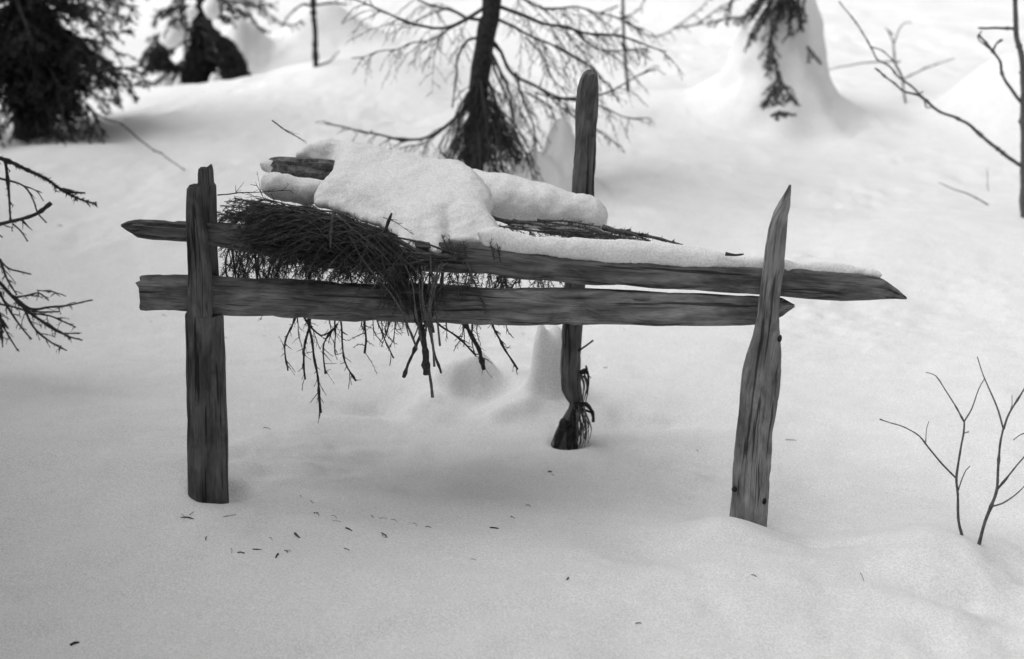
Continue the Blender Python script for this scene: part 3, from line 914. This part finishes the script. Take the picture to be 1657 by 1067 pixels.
# middle spruce with bare drooping lower limbs
YM = 7.4
def mid_tree():
    random.seed(11)
    bx = P(770, 300, YM)
    base = Vector((bx.x, YM, H(bx.x, YM)))
    o = empty('spruce_tree', base, 'spruce behind the rack with a straight trunk and bare drooping lower limbs', 'tree')
    mb = MB()
    q = smooth_path([P(766, 350, YM), P(768, 290, YM), P(771, 200, YM), P(779, 100, YM), P(788, 40, YM), P(794, 0, YM), P(800, -300, YM + .05), P(803, -900, YM + .1)], .04)
    q = jitter(q, .012, 5)
    tube(mb, q, .055, .028, 12, .12, 0, .06)
    mb.build('trunk', M_BARK, o)
    mb = MB()
    TW = (26, .018, .004)
    FN = (30, .016, .0035)
    def b(pts, r, sp=.10, tl=.30, dY=0., nd=None, dr=.45, sub=True):
        n = len(pts)
        Y = [YM + dY * i / (n - 1) for i in range(n)]
        px_branch(mb, pts, Y, r * .8, .003, sp * .55, tl * 1.1, nd or FN, dr, .02, sub, .04, .6, .0021)
    b([(790, 8), (765, 25), (735, 40), (700, 47), (665, 38), (625, 18), (580, 2), (540, -12)], .013, .09, .36, -.3)
    b([(775, 20), (720, 50), (680, 68), (640, 80), (600, 88), (570, 95)], .006, .10, .30, .5)
    b([(775, 62), (757, 64), (744, 90), (736, 130), (732, 175)], .010, .12, .16, -.25)
    b([(770, 148), (745, 185), (722, 205), (690, 222), (650, 226), (600, 216), (560, 207), (525, 197)], .013, .09, .22, -.5)
    b([(722, 205), (690, 232), (665, 236), (650, 240)], .006, .06, .12, -.2)
    b([(730, 203), (712, 240), (722, 258), (735, 262)], .005, .08, .12, -.2)
    b([(795, 5), (840, 22), (880, 38), (930, 50), (990, 58), (1040, 68), (1078, 82)], .014, .075, .34, -.3)
    b([(795, 0), (830, -10), (870, 12), (920, 14), (980, 25), (1040, 50)], .010, .08, .34, .4)
    b([(795, 25), (840, 48), (870, 62), (900, 72), (940, 100), (960, 110)], .011, .07, .24, -.4)
    b([(788, 60), (812, 85), (832, 118), (870, 142), (900, 158), (930, 162), (962, 155), (1010, 135), (1062, 112)], .014, .08, .30, .25)
    b([(870, 142), (900, 165), (930, 190), (970, 215), (1005, 235)], .007, .09, .22, .3)
    b([(835, 118), (842, 160), (862, 200), (870, 232)], .009, .09, .18, -.3)
    b([(788, 60), (800, 110), (822, 165), (840, 230)], .011, .07, .18, -.3)
    b([(788, 75), (812, 120), (828, 170), (846, 262)], .011, .07, .18, .1)
    b([(850, 150), (895, 180), (905, 230), (925, 245)], .006, .09, .18, .3)
    b([(930, 50), (960, 75), (1000, 85), (1050, 80)], .007, .07, .25, .2)
    b([(866, 150), (905, 162), (960, 170), (1010, 190), (1040, 190)], .006, .08, .24, .2)
    b([(900, 72), (950, 105), (985, 140), (1000, 165)], .006, .08, .22, .1)
    b([(850, 60), (880, 90), (890, 120), (915, 150)], .006, .07, .2, -.2)
    b([(785, 35), (690, 5), (655, -25)], .012, .09, .36, .5)
    for k in range(46):       # skirt of dead twigs round the foot
        x1 = random.choice([random.uniform(712, 775), random.uniform(765, 875), random.uniform(785, 870)])
        y0 = random.uniform(95, 215)
        y1 = random.uniform(235, 292)
        xm = 774 + (x1 - 774) * random.uniform(.45, .75)
        dY = random.uniform(-.5, .35)
        b([(776 - (y0 - 100) * .04, y0), (xm, y0 + (y1 - y0) * .4), (x1, y1)], random.uniform(.004, .009), .06, .13, dY, (45, .018, .004), .6, True)
    # limbs above the frame keep the tree whole
    for k in range(46):
        z = random.uniform(1.5, 4.4) if k > 20 else random.uniform(1.35, 2.2)
        p = Vector((bx.x + .05, YM + .03, z + .2))
        an = k * 2.4
        L = 1.5 - .22 * z + random.uniform(-.1, .2)
        d = Vector((math.cos(an), math.sin(an), 0))
        qq = jitter(smooth_path([p, p + d * L * .5 + Vector((0, 0, -.08)), p + d * L + Vector((0, 0, -.25))], .08), .03, 3)
        tube(mb, qq, .012, .003, 5, .2)
        twiggy(mb, qq, .008, .10, .35, (60, .03, .006), .3, 0, True, .4, .15, .7, .0022)
    mb.build('crown', [M_TWIG, M_NEEDLE], o)
mid_tree()

# dense dark spruce at upper left
g = G(55, 222)
def left_extra(mb):
    random.seed(5)
    Y = g.y
    N = (170, .026, .007)
    for pts in [[(60, 20), (120, 12), (170, 20), (212, 28)], [(60, 5), (140, -5), (190, 5), (222, 10)], [(60, 60), (110, 68), (150, 62), (200, 92)], [(60, 40), (100, 50), (140, 90), (168, 140)], [(60, 90), (120, 108), (165, 112), (215, 122)],
                [(50, 120), (90, 140), (130, 160), (165, 215)], [(50, 110), (95, 150), (120, 175), (150, 215)], [(50, 100), (80, 150), (100, 190), (125, 215)], [(40, 100), (60, 160), (80, 200), (95, 225)],
                [(60, 80), (120, 85), (160, 100), (185, 155)], [(40, 120), (20, 160), (5, 200), (-10, 225)], [(40, 130), (45, 170), (60, 200), (62, 222)], [(40, 130), (30, 170), (30, 205), (22, 218)]]:
        px_branch(mb, pts, [Y, Y - .2, Y - .4, Y - .5], .012, .003, .04, .26, N, .45, .02, True, .04)
    for k in range(46):
        y0 = random.uniform(-20, 110); x1 = random.uniform(-15, 120)
        px_branch(mb, [(52, y0), ((x1 + 52) / 2, y0 + 25), (x1, min(214, y0 + random.uniform(60, 130)))], [Y, Y - .15, Y - .25 - random.random() * .2], .010, .003, .045, .20, (220, .030, .012), .5, .02, True, .05)
    px_branch(mb, [(128, 170), (165, 188), (205, 207), (240, 236), (272, 256), (299, 276)], [Y - .3, Y - .5, Y - .8, Y - 1.1, Y - 1.4, Y - 1.6], .0065, .0028, None, .05, None, .1, .012)
    px_branch(mb, [(100, 170), (102, 200), (100, 225), (108, 250)], Y - .7, .006, .003, .06, .04, None, .1, .012, False)
spruce(g, 4.6, .72, 150, 'dense dark spruce filling the upper left corner', trunk_r=.12, zlo=.42, need=(170, .032, .011), tl=.40, spacing=.05, seed=3, extra=left_extra)

# dark spruce with snow-laden skirt behind the crest
YS = 12.0
bs = P(335, 135, YS); bs.z = H(bs.x, YS)
def second_extra(mb):
    random.seed(8)
    N = (190, .036, .014)
    for k in range(60):
        x1 = random.uniform(295, 350); y1 = random.uniform(110, 160)
        px_branch(mb, [(322, random.uniform(-10, 60)), ((x1 + 322) / 2 + random.uniform(-6, 8), 90), (x1, y1)], YS + random.uniform(-.3, .3), .008, .004, .035, .12, N, .6, .02, True, .05)
    for pts in [[(322, 30), (350, 50), (372, 70), (380, 100)], [(322, 40), (365, 60), (388, 95), (396, 128)], [(322, 50), (350, 70), (368, 100), (375, 130)], [(340, 60), (375, 80), (385, 110), (390, 132)], [(330, 80), (360, 95), (378, 120), (398, 132)],
                [(335, 90), (352, 110), (372, 128), (420, 134)], [(345, 75), (375, 105), (388, 125), (400, 135)]]:
        for j in range(3):
            px_branch(mb, [(a + random.uniform(-9, 9), b_ + random.uniform(-5, 5)) for a, b_ in pts], YS - .2 - .1 * j, .009, .004, .04, .11, N, .5, .02, True, .05)
    for pts in [[(322, 20), (290, 30), (262, 55), (240, 62)], [(320, 35), (285, 45), (262, 72), (250, 105)], [(322, 10), (280, 12), (262, 15), (248, 40)], [(320, 40), (280, 60), (250, 80), (232, 90)], [(320, 40), (275, 60), (245, 75), (230, 100)], [(315, 60), (280, 80), (262, 95), (250, 112)]]:
        px_branch(mb, pts, YS - .3, .008, .004, .045, .14, N, .5, .02, True, .05)
    for pts in [[(322, -8), (360, 12), (385, 18), (400, 20)], [(322, -20), (365, 0), (400, 8), (425, 10)], [(322, 0), (360, 25), (375, 30), (388, 28)]]:
        px_branch(mb, pts, YS - .1, .009, .004, .05, .14, N, .4, .02, True, .05)
    px_branch(mb, [(340, 0), (372, 8), (400, 28), (425, 46), (438, 53)], YS + .6, .010, .005, .05, .08, N, .3, .02, True, .05)
    for k in range(30):
        x1 = random.uniform(228, 305)
        px_branch(mb, [(318, 70 + random.random() * 30), ((x1 + 318) / 2, 110 + random.uniform(-5, 8)), (x1, 150 + random.uniform(-8, 8))], YS - .2, .004, .002, .06, .10, (50, .02, .005), .4, .02, True, .05)
    for k in range(22):
        x1 = random.uniform(234, 300)
        px_branch(mb, [(262 + random.uniform(-12, 10), 70), (255 + random.uniform(-12, 12), 90), (x1, 112)], YS - .35, .006, .004, .04, .10, N, .6, .02, True, .05)
spruce(bs, 3.6, .9, 50, 'black shaded spruce in a hollow behind the snow crest, left of the thin sapling', trunk_r=.085, zlo=.9, need=(150, .03, .010), tl=.30, spacing=.07, seed=9, extra=second_extra)

second = [o for o in bpy.data.objects if o.get('label', '').startswith('black shaded spruce')][0]
for pl in [[(260, 66), (272, 42), (286, 38), (296, 52), (290, 70), (274, 76)], [(328, 8), (340, -6), (352, 2), (352, 24), (340, 34)], [(336, 150), (342, 124), (350, 120), (358, 132), (360, 148)], [(300, 20), (312, 8), (318, 20), (310, 34)]]:
    snow_lump('snow_clump', [(pl, lambda x, y: YS - .55, .10, 3.0)], .02, None, None, second, .012, 3)

# far snow-laden little spruce on the right
YF = 9.4
bf = P(1255, 180, YF); bf.z = H(bf.x, YF)
ZR = [(-.12, 1.1), (-.03, .80), (.015, .58), (.08, .44), (.20, .34), (.38, .26), (.58, .19), (.85, .14), (1.2, .10), (1.5, .06), (1.6, .0)]
def cone_y(px, py):
    z = P(px, py, YF - .25).z - bf.z
    r = float(np.interp(z, [a for a, _ in ZR], [b for _, b in ZR]))
    u = (P(px, py, YF - .2).x - bf.x) / max(r, .02)
    return YF - (r * math.sqrt(max(0.05, 1 - min(1, u * u))) * 1.12 + .02)
def far_little():
    random.seed(23)
    o = empty('snowy_spruce', bf, 'little spruce wrapped in a tall cone of snow, upper right of centre', 'tree')
    mb = MB()
    tube(mb, smooth_path([bf - Vector((0, 0, .1)), bf + Vector((.01, 0, .5)), bf + Vector((0, 0, 1.9))], .1), .03, .006, 8, .1)
    mb.build('trunk', M_BARK, o)
    mb = MB()
    N = (150, .026, .009)
    Y = YF - .33
    for pts in [[(1258, -20), (1235, 20), (1218, 50), (1208, 72)], [(1250, 0), (1240, 30), (1225, 55), (1215, 60)], [(1262, -10), (1262, 20), (1250, 60), (1243, 72)], [(1250, 40), (1246, 70), (1245, 100), (1240, 112)], [(1248, 60), (1250, 90), (1245, 115), (1240, 120)],
                [(1260, 115), (1258, 130), (1246, 155), (1238, 172)], [(1260, 115), (1266, 130), (1276, 150), (1284, 165)], [(1255, 95), (1258, 120), (1262, 140), (1262, 150)], [(1290, -10), (1296, 15), (1300, 35), (1292, 52)], [(1285, 0), (1282, 25), (1278, 45), (1276, 60)],
                [(1305, -10), (1300, 10), (1304, 30), (1300, 40)], [(1230, 10), (1200, 28), (1175, 30), (1142, 36)], [(1190, -10), (1180, 8), (1178, 16), (1172, 12)], [(1248, 188), (1262, 182), (1275, 183), (1284, 184)], [(1258, 195), (1256, 185), (1260, 182), (1272, 186)],
                [(1306, 75), (1310, 82), (1308, 92), (1308, 102)], [(1306, 76), (1314, 84), (1322, 92), (1331, 102)]]:
        thin = pts[0][0] >= 1300 or pts[0][1] > 150
        px_branch(mb, pts, [cone_y(*p) for p in pts], .009, .004, .035 if not thin else .03, .10 if not thin else .045, N, .5, .012, True, .03)
    for k in range(14):
        a = random.uniform(1195, 1305)
        px_branch(mb, [(1262, -30), ((a + 1262) / 2, -5), (a, random.uniform(10, 40))], YF - .26, .007, .003, .05, .12, N, .4, .015, True, .04)
    mb.build('crown', [M_TWIG, M_NEEDLE_FAR], o)
    # the cone of snow
    mb = MB(); nn = 48
    for i in range(len(ZR) * 6 - 5):
        f = i / 6; j = min(int(f), len(ZR) - 2); f -= j
        z = ZR[j][0] * (1 - f) + ZR[j + 1][0] * f; r = ZR[j][1] * (1 - f) + ZR[j + 1][1] * f
        for k in range(nn):
            a = 6.2832 * k / nn
            rr = r * (1 + .30 * mnoise.noise(Vector((math.cos(a) * 1.3, math.sin(a) * 1.3, z * 2.0 + 3))) + .13 * mnoise.noise(Vector((math.cos(a) * 4, math.sin(a) * 4, z * 7))))
            vx, vy = bf.x + math.cos(a) * rr, YF + math.sin(a) * rr
            wz = max(0.0, 1 - max(0.0, z) / .7)
            mb.v.append(Vector((vx, vy, (H(vx, vy) * wz + bf.z * (1 - wz)) + z)))
    for i in range(len(ZR) * 6 - 6):
        for k in range(nn):
            p = i * nn + k; q = i * nn + (k + 1) % nn
            mb.f.append((p, q, q + nn, p + nn))
    mb.build('snow_cone', M_SNOW, o)
far_little()

# far blurred limb to the left of it (another spruce's low bough reaching in)
def far_limb_tree():
    random.seed(31)
    Y = 9.6
    b0 = P(1020, 120, Y + .6); b0.z = H(b0.x, Y + .6)
    o = empty('young_spruce', b0, 'sparse young spruce with a curved low limb, behind the tip of the rear post', 'tree')
    mb = MB(); tube(mb, smooth_path([b0 - Vector((0, 0, .1)), b0 + Vector((-.06, 0, .5)), b0 + Vector((-.10, 0, 2.0))], .1), .013, .006, 7, .1)
    mb.build('trunk', M_BARK, o)
    mb = MB()
    for pts in [[(1003, 20), (1040, 55), (1075, 55), (1100, 40), (1130, 18), (1150, -5)], [(1003, 45), (985, 60), (960, 60)], [(1003, 70), (1020, 85), (1045, 84)], [(1000, 10), (970, 20), (950, 12)], [(1002, 30), (1030, 20), (1045, 0)], [(1090, 45), (1120, 40), (1165, 12), (1200, -5)]]:
        px_branch(mb, pts, Y + .55, .007, .003, .05, .12, (90, .02, .006), .4, .02, True, .04)
    mb.build('crown', [M_TWIG, M_NEEDLE_FAR], o)
far_limb_tree()

def sapling(name, label, stems, Y, mats, cat='sapling', group=None, jit=.006, base=None):
    """stems: (part, [(px, py)...], r0, r1, Y offset at the tip)"""
    b0 = stems[0][1][0]
    bb = P(b0[0], b0[1], Y) if base is None else base
    o = empty(name, bb, label, cat, group)
    for part, pts, r0, r1, dY in stems:
        mb = MB()
        n = len(pts)
        q = jitter(smooth_path([P(a, b, Y + dY * i / max(1, n - 1)) for i, (a, b) in enumerate(pts)], .012), jit, 12)
        tube(mb, q, r0, r1, 7, .18, 0, .10)
        mb.build(part, mats, o)
    return o

random.seed(3)
# thin sapling on the crest
YT = 10.55
sapling('thin_sapling', 'thin straight sapling stem standing on the snow crest, left of the middle spruce', [
    ('stem', [(512, 122), (511, 90), (509, 40), (507, 0), (504, -120), (500, -300)], .020, .008, 0),
    ('twig', [(508, 12), (490, 8), (470, 22), (455, 45)], .009, .004, -.1), ('twig', [(508, 10), (535, 5), (562, 8)], .009, .007, .1), ('twig', [(511, 108), (535, 98), (548, 82)], .007, .004, .1)], YT, M_BARK)
# birch at the right edge
gb = G(1655, 352)
YBi = gb.y
sapling('birch_sapling', 'young birch at the right edge with a long low limb reaching up to the left', [
    ('stem', [(1655, 360), (1656, 270), (1656, 180), (1654, 100), (1645, 55), (1642, 0), (1640, -150)], .016, .010, 0),
    ('limb', [(1656, 271), (1625, 250), (1595, 226), (1560, 198), (1520, 180), (1505, 170), (1488, 155), (1462, 148), (1440, 130), (1416, 111)], .0095, .0035, -.5),
    ('twig', [(1505, 170), (1480, 145), (1456, 125), (1440, 108), (1418, 95), (1410, 78), (1390, 46), (1374, 22), (1358, 2)], .0055, .003, .5),
    ('twig', [(1462, 128), (1445, 100), (1430, 85), (1412, 76)], .004, .0028, .2),
    ('twig', [(1496, 162), (1500, 175), (1512, 172)], .004, .003, 0), ('twig', [(1483, 155), (1494, 148)], .004, .003, 0),
    ('twig', [(1656, 170), (1640, 150), (1622, 122), (1618, 100), (1605, 80), (1582, 58)], .0085, .0045, -.2), ('twig', [(1607, 82), (1612, 72), (1622, 66)], .005, .004, 0), ('twig', [(1605, 82), (1583, 62), (1590, 50)], .004, .003, 0),
    ('twig', [(1644, 50), (1636, 45), (1610, 46), (1583, 46)], .0075, .005, -.1)], YBi, M_BIRCH, 'birch')
# arching blurred twig left of it, and far faint shrubs
for pts, Y, r, lab in [([(1630, 356), (1600, 332), (1570, 316), (1545, 306), (1518, 296)], 7.0, .0045, 'arching bare twig rising from the snow just left of the right edge birch'),
                       ([(1602, 325), (1598, 300), (1597, 272)], 7.4, .0025, 'very faint upright twig behind the arching twig at right')]:
    sapling('bare_twig', lab, [('stem', pts, r, r * .5, 0)], Y, M_TWIG_L, 'twig')
gs_ = G(1466, 168)
sapling('bare_shrub', 'faint far bare shrub beyond the birch limb, left of the right hand snow swell', [
    ('stem', [(1466, 170), (1462, 145), (1460, 128), (1448, 100), (1445, 70), (1438, 48)], .008, .005, .2), ('twig', [(1462, 128), (1500, 110), (1545, 94)], .006, .003, 0),
    ('twig', [(1456, 100), (1400, 102), (1335, 113)], .006, .003, 0), ('twig', [(1446, 72), (1460, 40), (1475, 36)], .005, .003, 0), ('twig', [(1445, 56), (1432, 45)], .005, .003, 0)], gs_.y, M_TWIG_L, 'shrub')

# young birches in the lower right foreground
YC = 3.24
sapling('birch_seedling', 'small forked bare seedling at lower right with a long twig pointing left', [
    ('stem', [(1558, 875), (1555, 862), (1551, 845), (1549, 800), (1547, 772), (1553, 730), (1559, 700), (1560, 683)], .0038, .0022, 0),
    ('twig', [(1560, 683), (1548, 662), (1530, 632), (1514, 608), (1498, 603)], .0020, .0010, .1), ('twig', [(1560, 683), (1572, 660), (1584, 630), (1593, 612)], .0019, .0011, .1),
    ('twig', [(1547, 774), (1525, 752), (1505, 728), (1488, 706), (1462, 691), (1440, 684), (1424, 678)], .0024, .0012, -.05), ('twig', [(1550, 796), (1556, 775), (1562, 762), (1569, 755)], .0016, .0012, 0),
    ('twig', [(1561, 701), (1568, 699)], .0014, .001, 0), ('twig', [(1498, 715), (1499, 695), (1503, 682)], .0013, .0008, .1)], YC, M_BIRCH, 'seedling', None, .003)
sapling('birch_seedling', 'small bare seedling nearest the lower right edge with three upswept twigs', [
    ('stem', [(1580, 892), (1585, 878), (1595, 845), (1604, 820), (1612, 795), (1615, 760), (1618, 720), (1624, 695)], .0046, .0024, 0),
    ('twig', [(1624, 695), (1616, 668), (1602, 630), (1592, 605), (1583, 577)], .0024, .0011, .1), ('twig', [(1624, 695), (1633, 670), (1657, 630), (1672, 600)], .0026, .0014, .05),
    ('twig', [(1611, 796), (1632, 768), (1652, 745), (1674, 722)], .0024, .0014, 0), ('twig', [(1604, 820), (1622, 815), (1640, 803), (1662, 782)], .0022, .0012, 0),
    ('twig', [(1632, 672), (1637, 655), (1637, 640)], .0013, .0008, 0), ('twig', [(1640, 712), (1655, 702), (1668, 698)], .0013, .0008, .1)], YC - .03, M_BIRCH, 'seedling', None, .003)

# spruce whose boughs reach in at the left edge
def edge_tree():
    random.seed(61)
    Y = 4.6
    b0 = P(-230, 560, Y); b0.z = H(b0.x, Y)
    o = empty('edge_spruce', b0, 'spruce at the left edge reaching bare tipped boughs into the picture', 'tree')
    mb = MB(); tube(mb, jitter(smooth_path([b0 - Vector((0, 0, .1)), b0 + Vector((.02, 0, 1)), b0 + Vector((0, .05, 3.2))], .1), .02, 2), .055, .02, 10, .1)
    mb.build('trunk', M_BARK, o)
    mb = MB()
    N = (200, .010, .0030)
    T = (40, .009, .002)
    Y -= .1
    def b(pts, r, r1, sp, tl, nd, dY=0, sub=False, dr=.2):
        n = len(pts)
        px_branch(mb, pts, [Y + dY * i / (n - 1) for i in range(n)], r, r1, sp, tl, nd, dr, .004, sub, .012, .5, .0018, .05)
    b([(-200, 230), (-60, 245), (5, 258), (45, 275), (75, 290), (100, 308), (125, 321), (155, 330)], .011, .0025, .024, .045, (520, .014, .005))
    b([(100, 308), (120, 312), (138, 313)], .006, .003, .02, .025, (400, .010, .004))
    b([(9, 262), (12, 290), (15, 330), (17, 357)], .005, .003, .03, .025, (300, .008, .004))
    b([(-60, 275), (0, 290), (38, 302), (55, 325), (62, 345), (76, 361)], .0042, .0022, .08, .06, None)
    b([(35, 300), (58, 308), (70, 325)], .0022, .0014, .05, .04, None)
    b([(-80, 385), (-20, 368), (10, 360), (40, 353), (62, 345), (82, 330)], .0075, .006, .05, .05, (120, .008, .003))
    b([(20, 362), (35, 375), (46, 392)], .003, .002, .05, .03, T)
    b([(35, 356), (48, 370)], .003, .002, .05, .03, T)
    b([(-60, 400), (-10, 415), (12, 433), (30, 438), (50, 443)], .004, .0025, .05, .04, T)
    b([(-15, 372), (-2, 380), (5, 385)], .003, .002, .05, .03, T)
    for pts, r in [([(-120, 380), (-30, 430), (0, 458), (22, 482), (50, 508), (80, 528), (108, 544), (134, 551)], .009), ([(20, 480), (50, 500), (80, 496), (110, 494), (148, 486)], .006), ([(22, 482), (45, 478), (62, 475), (78, 487)], .004),
                   ([(40, 500), (55, 530), (80, 552), (108, 568)], .005), ([(-20, 440), (15, 500), (35, 530), (50, 548)], .006), ([(-30, 460), (-5, 500), (8, 535), (28, 568)], .005), ([(-40, 480), (-10, 490), (20, 497), (50, 505), (95, 505)], .004),
                   ([(50, 508), (80, 512), (105, 522), (122, 530)], .0035), ([(0, 420), (10, 450), (28, 478)], .005), ([(60, 470), (85, 472), (92, 476)], .002), ([(-40, 470), (-15, 500), (0, 520), (4, 562)], .008), ([(65, 520), (95, 538), (128, 540)], .003)]:
        b(pts, r, .0022, .032, .055, (70, .008, .0026), -.1, True, .25)
    for k in range(16):
        b([(-90, 400 + k * 4), (-40, 450 + random.uniform(0, 30)), (random.uniform(-20, 14), random.uniform(515, 555))], .006, .003, .03, .07, (160, .01, .003), 0, True, .5)
    for k in range(40):      # upper, unseen whorls
        z = random.uniform(1.0, 3.0); an = k * 2.4; L = 1.0 - .22 * z
        if L < .1 or (math.cos(an) > -.1 and z < 2.4): continue
        p = b0 + Vector((0, 0, z)); d = Vector((math.cos(an), math.sin(an), 0))
        qq = smooth_path([p, p + d * L * .5 + Vector((0, 0, -.06)), p + d * L + Vector((0, 0, -.25))], .08)
        tube(mb, qq, .008, .003, 5); needles(mb, qq, 90, .025, .005); twiggy(mb, qq, .008, .08, .3, (90, .025, .005), .3, 0, False, .4, .15, .7, .002)
    mb.build('crown', [M_TWIG, M_NEEDLE], o)
edge_tree()

# unseen spruces added outside the picture on the left to shade the left side
for k, (x, y, h_, rd) in enumerate([(-2.45, 1.9, 5.5, 1.15), (-2.2, 0.2, 6.5, 1.3), (-3.3, 3.6, 6.0, 1.25), (-4.3, 1.4, 8.0, 1.7), (-4.6, 5.6, 6.5, 1.3), (-3.8, -1.0, 8.0, 1.8), (-5.6, 7.6, 7.5, 1.5), (-6.3, 3.2, 8.5, 2.0), (-5.2, 2.4, 8.5, 2.0)]):
    spruce((x, y, H(x, y)), h_, rd, 130, ['tall dense spruce of the stand just outside the picture on the left'][0], trunk_r=.12, zlo=.5, need=(70, .065, .032), tl=.65, spacing=.11, seed=100 + k, group='spruces of the stand on the left', sub=False)

# ------------------------------------------------------------------ litter on the snow
LIT = [(303, 840, 22, 8), (296, 836, 12, 40), (310, 832, 10, -60), (371, 836, 20, -12), (334, 872, 9, 80), (374, 893, 12, 60), (390, 896, 12, 8), (416, 890, 14, 0), (438, 873, 12, 45), (481, 867, 14, 40), (448, 901, 11, 100), (463, 893, 9, 40),
       (487, 804, 8, 60), (505, 814, 9, 45), (512, 833, 10, 20), (541, 838, 13, 35), (545, 845, 14, 10), (565, 858, 12, 25), (561, 890, 10, 20), (603, 837, 9, 50), (620, 840, 12, 0), (638, 843, 12, 28), (622, 867, 14, 35), (672, 850, 10, 45),
       (693, 854, 10, 15), (766, 907, 10, 15), (800, 855, 14, 10), (830, 838, 9, 40), (855, 820, 9, 30), (895, 770, 8, 50), (890, 765, 6, 0), (121, 1043, 13, -15), (432, 694, 12, 8), (1280, 713, 16, 5), (364, 548, 8, 0), (1395, 935, 24, 93), (918, 937, 9, 120), (1128, 730, 8, 80), (1220, 935, 8, 20), (1033, 1012, 10, 5),
       (266, 511, 8, 20), (97, 366, 8, 20), (245, 522, 5, 0), (980, 596, 7, 10), (847, 541, 5, 40), (1010, 533, 5, 80), (428, 545, 5, 0), (640, 275, 12, 10)]
random.seed(77)
for k, (px, py, L, an) in enumerate(LIT[:-1]):
    c = G(px, py)
    mb = MB()
    Lm = L * pxm(c.y) * .55
    a = R(-an)
    d = Vector((math.cos(a), math.sin(a) * 1.9, 0))
    if d.length > 1.3: d = d.normalized() * 1.3
    def gp(v): return Vector((v.x, v.y, H(v.x, v.y) + .0004))
    bend = Vector((-d.y, d.x, 0)) * Lm * random.uniform(-.25, .25)
    q = smooth_path([gp(c - d * Lm), gp(c + bend) + Vector((0, 0, .002)), gp(c + d * Lm)], .006)
    r = random.choice([.0007, .0010, .0014, .0026]) * (1.5 if k in (0, 9, 22, 31) else 1)
    tube(mb, q, r, r * .6, 5, .5)
    if k in (0, 11, 14, 22, 40, 41): twiggy(mb, q, r, .01, .018, (260, .006, .0014), 0, 0, False, .5, .1, .7, .0009)
    o = mb.build('fallen_twig', [M_TWIG if k % 3 else M_TWIG_L, M_NEEDLE]); rebase(o, c)
    tag(o, 'tiny dark fallen twig lying on the smooth snow', 'twig', 'fallen twigs scattered on the snow')
print('faces', sum(len(o.data.polygons) for o in bpy.data.objects if o.type == 'MESH'), 'objects', len(bpy.data.objects))
